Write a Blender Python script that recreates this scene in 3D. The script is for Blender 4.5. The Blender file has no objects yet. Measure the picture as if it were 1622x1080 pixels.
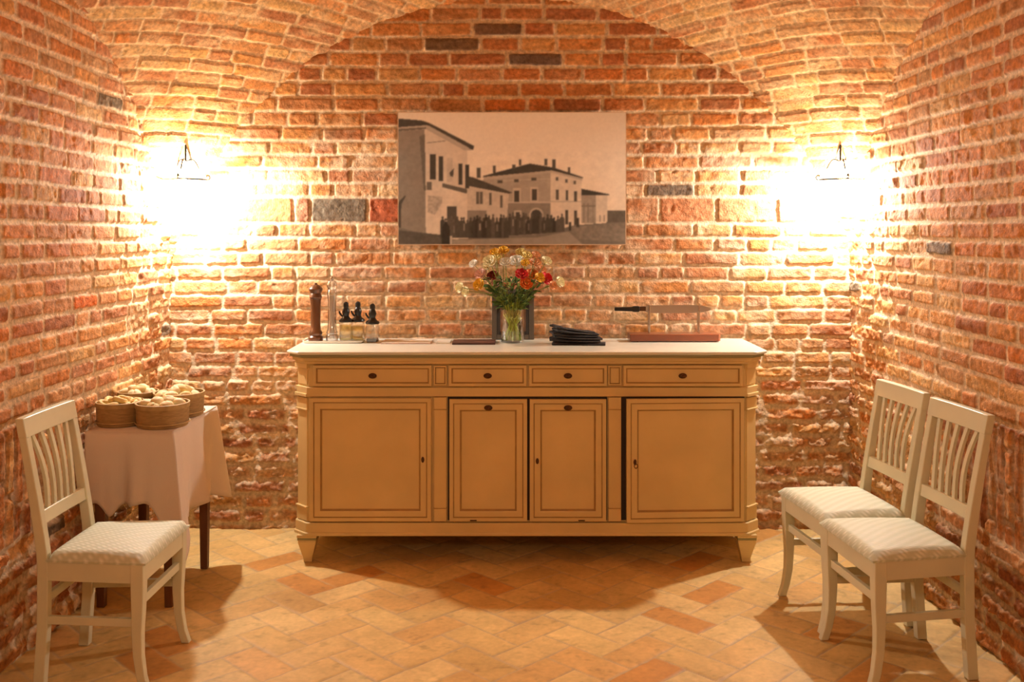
import bpy, math, random
import numpy as np
from mathutils import Vector, Matrix
random.seed(7)
PI = math.pi
sc = bpy.context.scene
C = sc.collection
FPX = 1550.0; CX = 811.0; HY = 365.0; CH = 1.58
def P(px, py, D):
    return Vector(((px-CX)*D/FPX, D, CH-(py-HY)*D/FPX))
def s2l(r, g, b):
    f = lambda c: ((c/255)/12.92 if c/255 <= .04045 else ((c/255+.055)/1.055)**2.4)
    return (f(r), f(g), f(b))

# ------------------------------------------------------------------ materials
def newmat(name):
    m = bpy.data.materials.new(name); m.use_nodes = True
    nt = m.node_tree; nt.nodes.clear()
    out = nt.nodes.new('ShaderNodeOutputMaterial')
    bs = nt.nodes.new('ShaderNodeBsdfPrincipled')
    nt.links.new(bs.outputs[0], out.inputs[0])
    return m, nt, bs, out
def mat(name, col, rough=.5, metal=0, noise=0, nscale=20, bump=0, bscale=80, stretch=(1,1,1), col2=None, coat=0, spec=.5):
    m, nt, bs, out = newmat(name)
    bs.inputs['Roughness'].default_value = rough
    bs.inputs['Metallic'].default_value = metal
    bs.inputs['Coat Weight'].default_value = coat
    bs.inputs['Specular IOR Level'].default_value = spec
    tc = nt.nodes.new('ShaderNodeTexCoord'); mp = nt.nodes.new('ShaderNodeMapping')
    mp.inputs['Scale'].default_value = stretch
    nt.links.new(tc.outputs['Object'], mp.inputs[0])
    nz = nt.nodes.new('ShaderNodeTexNoise'); nz.inputs['Scale'].default_value = nscale; nz.inputs['Detail'].default_value = 5
    nt.links.new(mp.outputs[0], nz.inputs['Vector'])
    rp = nt.nodes.new('ShaderNodeValToRGB')
    c2 = col2 if col2 else tuple(c*(1-noise) for c in col)
    rp.color_ramp.elements[0].position = .35; rp.color_ramp.elements[0].color = (*c2, 1)
    rp.color_ramp.elements[1].position = .65; rp.color_ramp.elements[1].color = (*col, 1)
    nt.links.new(nz.outputs[0], rp.inputs[0]); nt.links.new(rp.outputs[0], bs.inputs['Base Color'])
    if bump:
        n2 = nt.nodes.new('ShaderNodeTexNoise'); n2.inputs['Scale'].default_value = bscale; n2.inputs['Detail'].default_value = 4
        nt.links.new(mp.outputs[0], n2.inputs['Vector'])
        bp = nt.nodes.new('ShaderNodeBump'); bp.inputs['Strength'].default_value = bump; bp.inputs['Distance'].default_value = .003
        nt.links.new(n2.outputs[0], bp.inputs['Height']); nt.links.new(bp.outputs[0], bs.inputs['Normal'])
    return m
def masonry(name, rough=.9, bump=.85, bscale=120, spec=.2, var=(.68,1.30)):
    m, nt, bs, out = newmat(name)
    bs.inputs['Roughness'].default_value = rough; bs.inputs['Specular IOR Level'].default_value = spec
    at = nt.nodes.new('ShaderNodeAttribute'); at.attribute_name = 'Col'
    tc = nt.nodes.new('ShaderNodeTexCoord')
    nz = nt.nodes.new('ShaderNodeTexNoise'); nz.inputs['Scale'].default_value = 55; nz.inputs['Detail'].default_value = 6
    nt.links.new(tc.outputs['Object'], nz.inputs['Vector'])
    mr = nt.nodes.new('ShaderNodeMapRange'); mr.inputs[1].default_value = .3; mr.inputs[2].default_value = .7
    mr.inputs[3].default_value = var[0]; mr.inputs[4].default_value = var[1]
    nt.links.new(nz.outputs[0], mr.inputs[0])
    mx = nt.nodes.new('ShaderNodeVectorMath'); mx.operation = 'SCALE'
    nt.links.new(at.outputs['Color'], mx.inputs[0]); nt.links.new(mr.outputs[0], mx.inputs['Scale'])
    nt.links.new(mx.outputs[0], bs.inputs['Base Color'])
    n2 = nt.nodes.new('ShaderNodeTexNoise'); n2.inputs['Scale'].default_value = bscale; n2.inputs['Detail'].default_value = 5
    nt.links.new(tc.outputs['Object'], n2.inputs['Vector'])
    bp = nt.nodes.new('ShaderNodeBump'); bp.inputs['Strength'].default_value = bump; bp.inputs['Distance'].default_value = .004
    nt.links.new(n2.outputs[0], bp.inputs['Height']); nt.links.new(bp.outputs[0], bs.inputs['Normal'])
    return m
def vcolmat(name, rough=.7):
    m, nt, bs, out = newmat(name)
    bs.inputs['Roughness'].default_value = rough; bs.inputs['Specular IOR Level'].default_value = .15
    at = nt.nodes.new('ShaderNodeAttribute'); at.attribute_name = 'Col'
    nz = nt.nodes.new('ShaderNodeTexNoise'); nz.inputs['Scale'].default_value = 400
    mr = nt.nodes.new('ShaderNodeMapRange'); mr.inputs[3].default_value = .92; mr.inputs[4].default_value = 1.08
    nt.links.new(nz.outputs[0], mr.inputs[0])
    mx = nt.nodes.new('ShaderNodeVectorMath'); mx.operation = 'SCALE'
    nt.links.new(at.outputs['Color'], mx.inputs[0]); nt.links.new(mr.outputs[0], mx.inputs['Scale'])
    nt.links.new(mx.outputs[0], bs.inputs['Base Color'])
    return m
def clearglass(name, tint=(1,1,1), gloss=.12, rough=.03):
    m = bpy.data.materials.new(name); m.use_nodes = True
    nt = m.node_tree; nt.nodes.clear()
    out = nt.nodes.new('ShaderNodeOutputMaterial')
    tr = nt.nodes.new('ShaderNodeBsdfTransparent'); tr.inputs[0].default_value = (*tint, 1)
    gl = nt.nodes.new('ShaderNodeBsdfGlossy'); gl.inputs['Roughness'].default_value = rough
    fr = nt.nodes.new('ShaderNodeLayerWeight'); fr.inputs[0].default_value = .35
    ad = nt.nodes.new('ShaderNodeMath'); ad.operation = 'MULTIPLY_ADD'; ad.inputs[1].default_value = .6; ad.inputs[2].default_value = gloss
    ad.use_clamp = True
    nt.links.new(fr.outputs['Facing'], ad.inputs[0])
    mx = nt.nodes.new('ShaderNodeMixShader')
    nt.links.new(ad.outputs[0], mx.inputs[0]); nt.links.new(tr.outputs[0], mx.inputs[1]); nt.links.new(gl.outputs[0], mx.inputs[2])
    nt.links.new(mx.outputs[0], out.inputs[0])
    return m
def lampglass(name, strength, tcol=(1,.93,.8), mixf=.35, ecol=(1,.8,.5)):
    m = bpy.data.materials.new(name); m.use_nodes = True
    nt = m.node_tree; nt.nodes.clear()
    out = nt.nodes.new('ShaderNodeOutputMaterial')
    tr = nt.nodes.new('ShaderNodeBsdfTransparent'); tr.inputs[0].default_value = (*tcol, 1)
    em = nt.nodes.new('ShaderNodeEmission'); em.inputs[0].default_value = (*ecol, 1); em.inputs[1].default_value = strength
    mx = nt.nodes.new('ShaderNodeMixShader'); mx.inputs[0].default_value = mixf
    nt.links.new(tr.outputs[0], mx.inputs[1]); nt.links.new(em.outputs[0], mx.inputs[2])
    nt.links.new(mx.outputs[0], out.inputs[0])
    return m

M = {}
M['brick'] = masonry('old_brick')
M['floor'] = masonry('terracotta_floor', rough=.55, bump=.15, bscale=50, spec=.3, var=(.93,1.06))
CREAM = (.62,.47,.25)
M['cream'] = mat('cream_paint', (.76,.55,.24), .45, noise=.10, nscale=4, bump=.06, bscale=30)
M['glaze'] = mat('brown_glaze', (.46,.27,.09), .55, noise=.2)
M['marble'] = mat('pale_top', (.80,.78,.66), .22, noise=.06, nscale=6)
M['shade_and_collar'] = mat('olive_shade_and_collar', (.30,.27,.12), .5)
M['bronze'] = mat('dark_bronze', (.10,.045,.018), .4, metal=.6)
M['dark'] = mat('dark_shade_and_catch', (.05,.03,.02), .8)
M['chair'] = mat('ivory_lacquer', (.70,.66,.46), .38, noise=.08, nscale=6)
M['chestnut'] = mat('brown_wood', (.20,.075,.028), .5, noise=.4, nscale=14, stretch=(1,1,.1))
M['cloth'] = mat('table_linen', (.72,.60,.50), .9, noise=.04, nscale=4, bump=.25, bscale=300, spec=.1)
M['basket'] = mat('basket_wood', (.40,.24,.085), .65, noise=.3, nscale=30, stretch=(1,1,6), bump=.3, bscale=60)
M['rim'] = mat('basket_rim', (.50,.32,.12), .65, noise=.3, nscale=30)
M['bread'] = mat('bread_crust', (.80,.66,.28), .7, col2=(.62,.36,.12), nscale=18, bump=.5, bscale=60)
M['bread2'] = mat('pale_crust', (.86,.76,.50), .7, col2=(.74,.54,.26), nscale=16, bump=.5, bscale=60)
M['iron'] = mat('wrought_iron', (.03,.027,.024), .5, metal=.7)
M['millwood'] = mat('mill_wood', (.14,.048,.014), .35, noise=.45, nscale=16, stretch=(1,1,.12), coat=.3)
M['steel'] = mat('steel', (.6,.58,.55), .22, metal=1)
M['blade'] = mat('knife_blade', (.55,.48,.4), .32, metal=1)
M['blackplastic'] = mat('black_plastic', (.012,.012,.012), .3)
M['blackcloth'] = mat('black_cloth', (.018,.016,.018), .75, bump=.3, bscale=200)
M['trim'] = mat('black_cloth_edge', (.09,.085,.08), .7)
M['white'] = mat('white_ceramic', (.82,.80,.74), .2)
M['paper'] = mat('pink_paper', (.72,.50,.42), .6, noise=.05)
M['paper2'] = mat('cream_paper', (.80,.74,.62), .6, noise=.05)
M['leather'] = mat('brown_leather', (.13,.06,.045), .45, noise=.3, nscale=30)
M['redwood'] = mat('red_wood', (.27,.075,.03), .35, noise=.35, nscale=10, stretch=(.1,1,1), coat=.3)
M['glass'] = clearglass('clear_glass')
M['acrylic'] = clearglass('clear_acrylic', (.93,.92,.90), .34, .08)
M['oil'] = clearglass('olive_oil', (.88,.84,.60), .06)
M['water'] = clearglass('vase_water', (.90,.97,.72), .03)
M['vinegar'] = mat('dark_vinegar', (.03,.008,.012), .1)
M['salt'] = mat('coarse_salt', (.8,.78,.74), .8, noise=.15, nscale=300, bump=.6, bscale=400)
M['silver'] = mat('brushed_silver', (.10,.075,.055), .35, metal=.2)
M['blackframe'] = mat('black_moulding', (.03,.02,.018), .4)
M['brownprint'] = mat('brown_print', (.32,.15,.08), .5, noise=.4, nscale=12)
M['canvas_edge'] = mat('canvas_edge', (.55,.45,.34), .8)
M['print'] = vcolmat('sepia_print')
M['stem'] = mat('green_stem', (.24,.33,.06), .5, noise=.3, nscale=30)
M['wetstem'] = mat('pale_green_stem', (.62,.78,.12), .4, noise=.4, nscale=30)
M['leaf'] = mat('dark_leaf', (.10,.19,.05), .5, noise=.5, nscale=25)
M['opal'] = lampglass('opal_glass', 8.0, (.62,.58,.50), .35, (1,.93,.78))
M['bulb'] = lampglass('glowing_bulb', 90.0, (1,1,1), .4, (1,.93,.78))

# seat fabric: pale green damask with a small diagonal weave
def seatmat():
    m, nt, bs, out = newmat('seat_damask')
    bs.inputs['Roughness'].default_value = .6
    tc = nt.nodes.new('ShaderNodeTexCoord')
    w = []
    for r in (.6, -.6):
        mp = nt.nodes.new('ShaderNodeMapping'); mp.inputs['Rotation'].default_value = (0,0,r)
        nt.links.new(tc.outputs['Object'], mp.inputs[0])
        wv = nt.nodes.new('ShaderNodeTexWave'); wv.inputs['Scale'].default_value = 22 if r > 0 else 9
        wv.inputs['Distortion'].default_value = 1.0; wv.inputs['Detail'].default_value = 1
        nt.links.new(mp.outputs[0], wv.inputs['Vector']); w.append(wv)
    mu = nt.nodes.new('ShaderNodeMath'); mu.operation = 'MULTIPLY'
    nt.links.new(w[0].outputs['Fac'], mu.inputs[0]); nt.links.new(w[1].outputs['Fac'], mu.inputs[1])
    rp = nt.nodes.new('ShaderNodeValToRGB')
    rp.color_ramp.elements[0].color = (.58,.60,.44,1); rp.color_ramp.elements[1].color = (.80,.80,.66,1)
    nt.links.new(mu.outputs[0], rp.inputs[0]); nt.links.new(rp.outputs[0], bs.inputs['Base Color'])
    bp = nt.nodes.new('ShaderNodeBump'); bp.inputs['Strength'].default_value = .35; bp.inputs['Distance'].default_value = .002
    nt.links.new(mu.outputs[0], bp.inputs['Height']); nt.links.new(bp.outputs[0], bs.inputs['Normal'])
    return m
M['seat'] = seatmat()

# ------------------------------------------------------------------ mesh builder
class MB:
    def __init__(s): s.v = []; s.f = []; s.m = []
    def add(s, vs, fs, mi=0):
        b = len(s.v); s.v += [tuple(v) for v in vs]
        for f in fs: s.f.append(tuple(i+b for i in f)); s.m.append(mi)
        return s
    def box(s, x0, x1, y0, y1, z0, z1, mi=0, T=None):
        vs = [Vector(p) for p in ((x0,y0,z0),(x1,y0,z0),(x1,y1,z0),(x0,y1,z0),(x0,y0,z1),(x1,y0,z1),(x1,y1,z1),(x0,y1,z1))]
        if T: vs = [T @ v for v in vs]
        return s.add(vs, [(0,3,2,1),(4,5,6,7),(0,1,5,4),(1,2,6,5),(2,3,7,6),(3,0,4,7)], mi)
    def prism(s, poly, z0, z1, mi=0):
        n = len(poly)
        vs = [(x,y,z0) for x,y in poly]+[(x,y,z1) for x,y in poly]
        fs = [tuple(range(n))[::-1], tuple(range(n,2*n))]+[(i,(i+1)%n,n+(i+1)%n,n+i) for i in range(n)]
        return s.add(vs, fs, mi)
    def rings(s, rs, mi=0, cap=True, closed=False):
        n = len(rs[0]); vs = [p for r in rs for p in r]; fs = []
        K = len(rs)
        for k in range(K-1 if not closed else K):
            a = k*n; b = ((k+1)%K)*n
            for i in range(n): fs.append((a+i, a+(i+1)%n, b+(i+1)%n, b+i))
        if cap and not closed: fs += [tuple(range(n))[::-1], tuple((K-1)*n+i for i in range(n))]
        return s.add(vs, fs, mi)
    def lathe(s, prof, n=24, c=(0,0,0), mi=0, sq=None, cap=True):
        rs = []
        for r, z in prof:
            rr = []
            for i in range(n):
                a = 2*PI*(i+.5)/n; x, y = math.cos(a), math.sin(a)
                if sq: k = (abs(x)**sq+abs(y)**sq)**(-1/sq); x *= k; y *= k
                rr.append((c[0]+r*x, c[1]+r*y, c[2]+z))
            rs.append(rr)
        return s.rings(rs, mi, cap)
    def tube(s, pts, rad, n=8, mi=0, closed=False):
        pts = [Vector(p) for p in pts]; K = len(pts); rs = []
        R = rad if callable(rad) else (lambda t: rad)
        up = Vector((0,0,1)); prev = None
        for i, p in enumerate(pts):
            if closed: t = pts[(i+1)%K]-pts[i-1]
            else: t = pts[min(i+1,K-1)]-pts[max(i-1,0)]
            t.normalize()
            if prev is None:
                a = t.cross(up)
                if a.length < .05: a = t.cross(Vector((1,0,0)))
            else:
                a = prev - t*prev.dot(t)
            a.normalize(); prev = a; b = t.cross(a)
            r = R(i/max(1,K-1))
            rs.append([p+a*(r*math.cos(2*PI*j/n))+b*(r*math.sin(2*PI*j/n)) for j in range(n)])
        return s.rings(rs, mi, not closed, closed)
    def loft(s, secs, mi=0):     # secs: (cx, cy, z, hx, hy)
        return s.rings([[(cx-hx,cy-hy,z),(cx+hx,cy-hy,z),(cx+hx,cy+hy,z),(cx-hx,cy+hy,z)] for cx,cy,z,hx,hy in secs], mi)
    def panel(s, x0, x1, z0, z1, prof, y0, back, T=None):
        # nested rectangles seen from -Y; prof: (inset, dy, material)
        def rect(i, y): return [Vector((x0+i,y,z0+i)),Vector((x1-i,y,z0+i)),Vector((x1-i,y,z1-i)),Vector((x0+i,y,z1-i))]
        rs = [rect(0, y0+back)]+[rect(i, y0+d) for i,d,_ in prof]
        ms = [0]+[m for _,_,m in prof]
        for k in range(len(rs)-1):
            a, b = rs[k], rs[k+1]
            vs = a+b
            if T: vs = [T @ v for v in vs]
            s.add(vs, [(i,(i+1)%4,4+(i+1)%4,4+i) for i in range(4)], ms[k+1] if k else 0)
        vs = rs[-1]
        if T: vs = [T @ v for v in vs]
        s.add(vs, [(0,1,2,3)], 0)
        vs = rs[0]
        if T: vs = [T @ v for v in vs]
        s.add(vs, [(3,2,1,0)], 0)
        return s
    def build(s, name, mats, parent=None, smooth=True, bevel=0, ang=35, sub=0, loc=None):
        me = bpy.data.meshes.new(name); me.from_pydata(s.v, [], s.f)
        if not isinstance(mats, (list, tuple)): mats = [mats]
        for m in mats: me.materials.append(m)
        me.polygons.foreach_set('material_index', s.m)
        me.validate(); me.update()
        if smooth:
            me.shade_smooth()
            me.set_sharp_from_angle(angle=math.radians(ang))
        o = bpy.data.objects.new(name, me); C.objects.link(o)
        if parent: o.parent = parent
        if loc: o.location = loc
        if bevel:
            b = o.modifiers.new('bevel','BEVEL'); b.width = bevel; b.segments = 2; b.limit_method = 'ANGLE'; b.angle_limit = math.radians(40)
        if sub:
            b = o.modifiers.new('sub','SUBSURF'); b.levels = sub; b.render_levels = sub
        return o
def tag(o, label=None, cat=None, group=None, kind=None):
    if label: o['label'] = label
    if cat: o['category'] = cat
    if group: o['group'] = group
    if kind: o['kind'] = kind
    return o
def thing(name, label, cat, loc=(0,0,0), rotz=0, group=None):
    o = bpy.data.objects.new(name, None); C.objects.link(o); o.empty_display_size = .05
    o.location = loc; o.rotation_euler = (0,0,rotz)
    return tag(o, label, cat, group)
def dup(root, loc, rotz, label, scale=None):
    r = root.copy(); C.objects.link(r); r.location = loc; r.rotation_euler = (0,0,rotz); r['label'] = label
    if scale: r.scale = scale
    for ch in list(root.children):
        c = ch.copy(); C.objects.link(c); c.parent = r
        for g in ch.children:
            d = g.copy(); C.objects.link(d); d.parent = c
    return r

# ------------------------------------------------------------------ masonry height fields
RT = np.random.RandomState(11).rand(256,256)
def vnoise(x, y, seed=0):
    x = x+seed*17.31; y = y+seed*7.77
    xi = np.floor(x).astype(int); yi = np.floor(y).astype(int)
    fx = x-xi; fy = y-yi; fx = fx*fx*(3-2*fx); fy = fy*fy*(3-2*fy)
    g = lambda a,b: RT[a & 255, b & 255]
    return (g(xi,yi)*(1-fx)*(1-fy)+g(xi+1,yi)*fx*(1-fy)+g(xi,yi+1)*(1-fx)*fy+g(xi+1,yi+1)*fx*fy)*2-1
def fbm(x, y, seed=0, o=4):
    r = 0; a = 1; t = 0
    for k in range(o): r = r+a*vnoise(x*2**k, y*2**k, seed+k*3); t += a; a *= .55
    return r/t
def sst(a, b, x):
    t = np.clip((x-a)/(b-a), 0, 1); return t*t*(3-2*t)
BR = np.array([s2l(*c) for c in ((186,104,66),(172,92,60),(196,112,64),(160,88,66),(150,84,62),(204,124,78),(178,96,52),(168,106,82),(140,80,62),(190,98,56),(176,112,84),(196,132,96))])
BR = np.array([s2l(*c) for c in ((206,138,102),(198,128,92),(212,146,104),(190,120,92),(184,118,90),(216,156,114),(200,130,86),(194,134,106),(178,112,88),(206,128,84),(198,142,112),(210,158,122))])
BR = BR*np.array([.97,1.11,.86])
SPEC = np.array([s2l(126,108,88), s2l(112,94,76), s2l(206,108,44)])
def bricks(u, v, rows, seed, lmin=.16, lmax=.31, joint=.006, soft=.007, rough=.0022, depth=.012, lm=(.05,.75,.42), limemul=1.0, dmul=1.0, mort=(.73,.58,.40), wob=.006, specials=(), spec_p=.008, worn=None, umin=-3, umax=6, dens=0):
    rng = np.random.RandomState(seed)
    rows = np.asarray(rows)
    v2 = v+wob*fbm(u*1.7, v*.9, seed, 2)+.002*vnoise(u*30, v*30, seed+4)
    u2 = u+.003*vnoise(u*35, v*35, seed+5)
    ri = np.clip(np.searchsorted(rows, v2.ravel())-1, 0, len(rows)-2).reshape(v2.shape)
    dv = np.minimum(v2-rows[ri], rows[ri+1]-v2)
    du = np.zeros_like(u); bid = np.zeros(u.shape, int)
    for r in np.unique(ri):
        if r in dict(specials): ed = None
        e = [umin-rng.rand()*.2]
        while e[-1] < umax: 
            L = lmin+(lmax-lmin)*rng.rand()
            if rng.rand() < .18: L = .13
            e.append(e[-1]+L)
        e = np.array(e)
        for rr, (lst) in specials:
            if rr == r:
                e = np.array(sorted([x for x in e if x < lst[0]-.1 or x > lst[-1]+.1]+list(lst)))
        m = ri == r
        uu = u2[m]; k = np.clip(np.searchsorted(e, uu)-1, 0, len(e)-2)
        du[m] = np.minimum(uu-e[k], e[k+1]-uu); bid[m] = r*131+k
    k_ = .004
    e_ = -k_*np.log(np.exp(-du/k_)+np.exp(-dv/k_))
    jn = fbm(u*45, v*45, seed+9, 3)
    jvar = 1+.55*fbm(u*2.2, v*2.2, seed+12, 2)
    w = worn if worn is not None else np.zeros_like(u)
    prof = sst(joint*jvar, joint*jvar+soft*(1+1.2*w), e_+.0028*jn*(1+2.6*w))
    hs = np.random.RandomState(seed+77).rand(200000, 5)
    h5 = hs[bid % 200000]
    off = (h5[...,0]-.5)*.008*(1+1.8*w)
    tilt = (h5[...,1]-.5)*.10*(dv-.03)*(1+w)
    n1 = fbm(u*22, v*34, seed+20, 5); n2 = fbm(u*7, v*20, seed+30, 4)
    chip = sst(.25, .6, fbm(u*14, v*14, seed+41, 3))
    H = prof*(depth*dmul+off+tilt)+rough*n1*(.5+prof)*(1+4.0*w)+.011*n2*w+.003*fbm(u*1.5, v*1.5, seed+50, 2)-prof*chip*.004*(1+1.5*w)
    ci = (h5[...,2]*len(BR)).astype(int)
    col = BR[ci]
    sp = h5[...,3] < spec_p
    col = np.where(sp[...,None], SPEC[(h5[...,4]*2.999).astype(int)], col)
    col = col*(1+.16*(h5[...,4]-.5))[...,None]
    fl = fbm(u*26, v*40, seed+60, 4)
    col = col*(1+.28*fl)[...,None]
    # lime bloom smeared over the faces
    lime = sst(lm[0], lm[1], fbm(u*9, v*13, seed+70, 4))*lm[2]*limemul
    mc = np.array(mort)[None,None,:]*(1+.16*fbm(u*18, v*18, seed+80, 3))[...,None]
    col = col*(1-lime[...,None])+mc*lime[...,None]
    t = prof[...,None]
    return H, mc*(1-t)+col*t, bid, prof
def gridmesh(name, Vt, col, mt, keep=None, flip=False):
    n0, n1 = Vt.shape[:2]
    idx = np.arange(n0*n1).reshape(n0, n1)
    q = np.stack([idx[:-1,:-1], idx[1:,:-1], idx[1:,1:], idx[:-1,1:]], -1).reshape(-1,4)
    if flip: q = q[:, ::-1]
    if keep is not None:
        kk = keep.ravel(); q = q[kk[q].any(1)]
    used = np.unique(q); rem = np.full(n0*n1, -1); rem[used] = np.arange(len(used)); q = rem[q]
    V = Vt.reshape(-1,3)[used]; cc = col.reshape(-1,3)[used]
    me = bpy.data.meshes.new(name)
    me.vertices.add(len(V)); me.vertices.foreach_set('co', V.astype(np.float32).ravel())
    me.loops.add(q.size); me.loops.foreach_set('vertex_index', q.astype(np.int32).ravel())
    me.polygons.add(len(q)); me.polygons.foreach_set('loop_start', np.arange(0, q.size, 4, dtype=np.int32))
    me.update(calc_edges=True)
    at = me.color_attributes.new('Col', 'FLOAT_COLOR', 'POINT')
    at.data.foreach_set('color', np.concatenate([np.clip(cc,0,1), np.ones((len(cc),1))], 1).astype(np.float32).ravel())
    me.materials.append(mt); me.shade_smooth()
    o = bpy.data.objects.new(name, me); C.objects.link(o)
    return o

WL, WR, YB = -1.82, 1.80, 5.20
YC1, YC0, ZC, RS = 3.6, .4, .95, 2.46
YF = -1.2
def vault_z(x, y):
    yc = np.where(y > 2.0, YC1, YC0)
    return ZC+np.sqrt(np.clip(RS**2-x**2-(y-yc)**2, .0, None))
BRK_ROWS = [-.02]
# ---- back wall
rows = [1.62]
while rows[0] > -.1: rows.insert(0, rows[0]-.0735-.006*random.random())
rows += [1.758]
NS = len(rows)-2
while rows[-1] < 2.10: rows.append(rows[-1]+.0735+.003*random.random())
while rows[-1] < 3.0: rows.append(rows[-1]+.080)
xs = lambda px: (px-CX)/298.0
spec_edges = [xs(p) for p in (372,465,492,583,640,690,760,850,930,990,1045,1134,1229,1285)]
st = .006
U, V = np.meshgrid(np.arange(WL-.03, WR+.03, st), np.arange(-.03, 2.95, st), indexing='ij')
worn = sst(.98, .45, V+.10*fbm(U*1.6, V*1.6, 3, 3))
H, col, bid, prof = bricks(U, V, rows, 5, specials=[(NS, spec_edges)], worn=worn, umin=-2.2, umax=2.4, rough=.0034, spec_p=0, lm=(-.25,.6,.62), joint=.0048, soft=.009, limemul=1-.85*sst(2.05,2.3,V), dmul=.62+.38*worn)
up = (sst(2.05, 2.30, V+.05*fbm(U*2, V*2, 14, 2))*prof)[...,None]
col = col*(1-up)+col*np.array([.86,.74,.62])*up  # shade below the vault arch painted into the upper bricks, with less lime
def paint(U, V, col, prof, x0, x1, z0, z1, c, seed=1):
    m = (U > x0) & (U < x1) & (V > z0) & (V < z1)
    cc = np.array(s2l(*c))[None,None,:]*(1+.15*fbm(U*20, V*20, seed, 3))[...,None]
    t = (m*prof)[...,None]
    return col*(1-t)+cc*t
z0s, z1s = rows[NS], rows[NS+1]
for a, b, c in ((372,465,(206,142,96)),(465,492,(196,140,110)),(492,583,(120,108,92)),(583,640,(170,96,66)),(1045,1134,(200,138,98)),(1134,1229,(204,156,112)),(1229,1290,(196,150,112))):
    col = paint(U, V, col, prof, xs(a), xs(b), z0s, z1s, c, a)
for px, py, c in ((1033,298,(108,100,92)),(760,40,(106,84,66)),(690,66,(110,88,68)),(856,92,(100,86,74)),(735,66,(118,92,66))):
    x = xs(px); z = CH-(py-HY)/298
    m = (np.abs(U-x) < .003) & (np.abs(V-z) < .004)
    if m.any():
        b = bid[m][0]; t = ((bid == b)*prof)[...,None]
        col = col*(1-t*.9)+np.array(s2l(*c))*(1+.2*fbm(U*20, V*20, 8, 3))[...,None]*t*.9
damp = (sst(.80, .50, V+.12*fbm(U*2, V*2, 9, 3)))[...,None]
col = col*(1-damp*.45)+col*np.array([.60,.50,.42])*damp*.45
zv = ZC+math.sqrt(RS**2-(YB-YC1)**2-0)*np.sqrt(np.clip(1-(U/math.sqrt(RS**2-(YB-YC1)**2))**2, 0, 1))
keep = V < np.maximum(zv, 1.5)+.06
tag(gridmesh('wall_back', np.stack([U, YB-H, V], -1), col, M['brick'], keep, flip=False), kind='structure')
# ---- side walls
def axis(fine0, hi, lo, stf, stc):
    return np.concatenate([np.arange(lo, fine0, stc), np.arange(fine0, hi, stf)])
for side in ('left', 'right'):
    sd = 31 if side == 'left' else 47
    rr = [-.08]
    rng = np.random.RandomState(sd)
    while rr[-1] < 3.0: rr.append(rr[-1]+.071+.006*rng.rand())
    ya = axis(3.25, YB+.02, YF, .006, .07)
    U, V = np.meshgrid(ya, np.arange(-.03, 2.75, .006), indexing='ij')
    worn = np.clip(sst(.85, .3, V+.10*fbm(U*1.6, V*1.6, sd, 3))*.9+sst(4.3, 5.2, U)*.45, 0, 1)
    H, col, bid, prof = bricks(U, V, rr, sd, lmin=.19, lmax=.30, worn=worn, umin=-1.5, umax=5.5, joint=.0080, soft=.0055, rough=.0026, mort=(.74,.55,.36), spec_p=.01, dmul=.55+.45*worn, lm=(.05,.75,.30))
    # band of upright bricks low on the wall
    H2, c2, b2, p2 = bricks(V+.37, U, np.arange(-1.3, 5.5, .064), sd+3, lmin=.33, lmax=.40, worn=worn*.6, umin=0, umax=4, joint=.006, mort=(.58,.42,.29), spec_p=.02)
    band = (sst(4.02, 3.98, U+.02*vnoise(U*9,V*9,3)) * sst(.44, .45, V) * sst(.86, .85, V))[...,None]
    H = H*(1-band[...,0])+H2*band[...,0]; col = col*(1-band)+c2*band
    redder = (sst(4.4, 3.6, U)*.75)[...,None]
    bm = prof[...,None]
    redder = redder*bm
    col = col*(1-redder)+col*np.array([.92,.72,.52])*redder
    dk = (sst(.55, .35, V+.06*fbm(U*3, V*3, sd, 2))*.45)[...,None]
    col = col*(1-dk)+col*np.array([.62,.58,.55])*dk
    X = (WL+H) if side == 'left' else (WR-H)
    zt = vault_z(np.full_like(U, 1.80), U)
    keep = V < np.maximum(zt, 1.46)+.06
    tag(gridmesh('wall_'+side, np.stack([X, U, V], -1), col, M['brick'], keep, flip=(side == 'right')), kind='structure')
# ---- vault: courses laid diagonally across each corner
def vault(name, yc, az, el):
    A, E = np.meshgrid(az, el, indexing='ij')
    dx, dy, dz = np.cos(A)*np.cos(E), np.sin(A)*np.cos(E), np.sin(E)
    sx = np.where(dx >= 0, 1, -1); sy = np.where(dy >= 0, 1, -1)
    e1 = (dx*sx+dy*sy)/math.sqrt(2); e2 = (dx*sx-dy*sy)/math.sqrt(2)
    s = RS*np.arctan2(e1, dz); t = RS*np.arcsin(np.clip(e2,-1,1))
    q = (sx > 0)*1
    H, col, bid, prof = bricks(t+q*11.3, s, np.arange(-.1, 5, .068), 91, lmin=.17, lmax=.30, joint=.0042, rough=.0016, depth=.005, mort=(.70,.50,.31), spec_p=0, lm=(-.35,.6,.65), umin=-3, umax=15, wob=.010)
    col = col*np.array([1.02,.98,.86])
    R = RS-H
    X, Y, Z = dx*R, yc+dy*R, ZC+dz*R
    keep = (X > WL-.03) & (X < WR+.03) & (Y < yc+1.63) & (Y > yc-1.63)
    return np.stack([X, Y, Z], -1), col, keep
a1, c1, k1 = vault('c', YC1, np.arange(0, PI+.001, .0030), np.concatenate([np.arange(.15, 1.30, .0028), np.linspace(1.30, PI/2-.001, 24)]))
tag(gridmesh('ceiling', a1, c1, M['brick'], k1, flip=True), kind='structure')
a1, c1, k1 = vault('c', YC1, np.linspace(PI, 2*PI, 160), np.linspace(.15, PI/2-.001, 80))
tag(gridmesh('ceiling', a1, c1, M['brick'], k1, flip=True), kind='structure')
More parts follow.
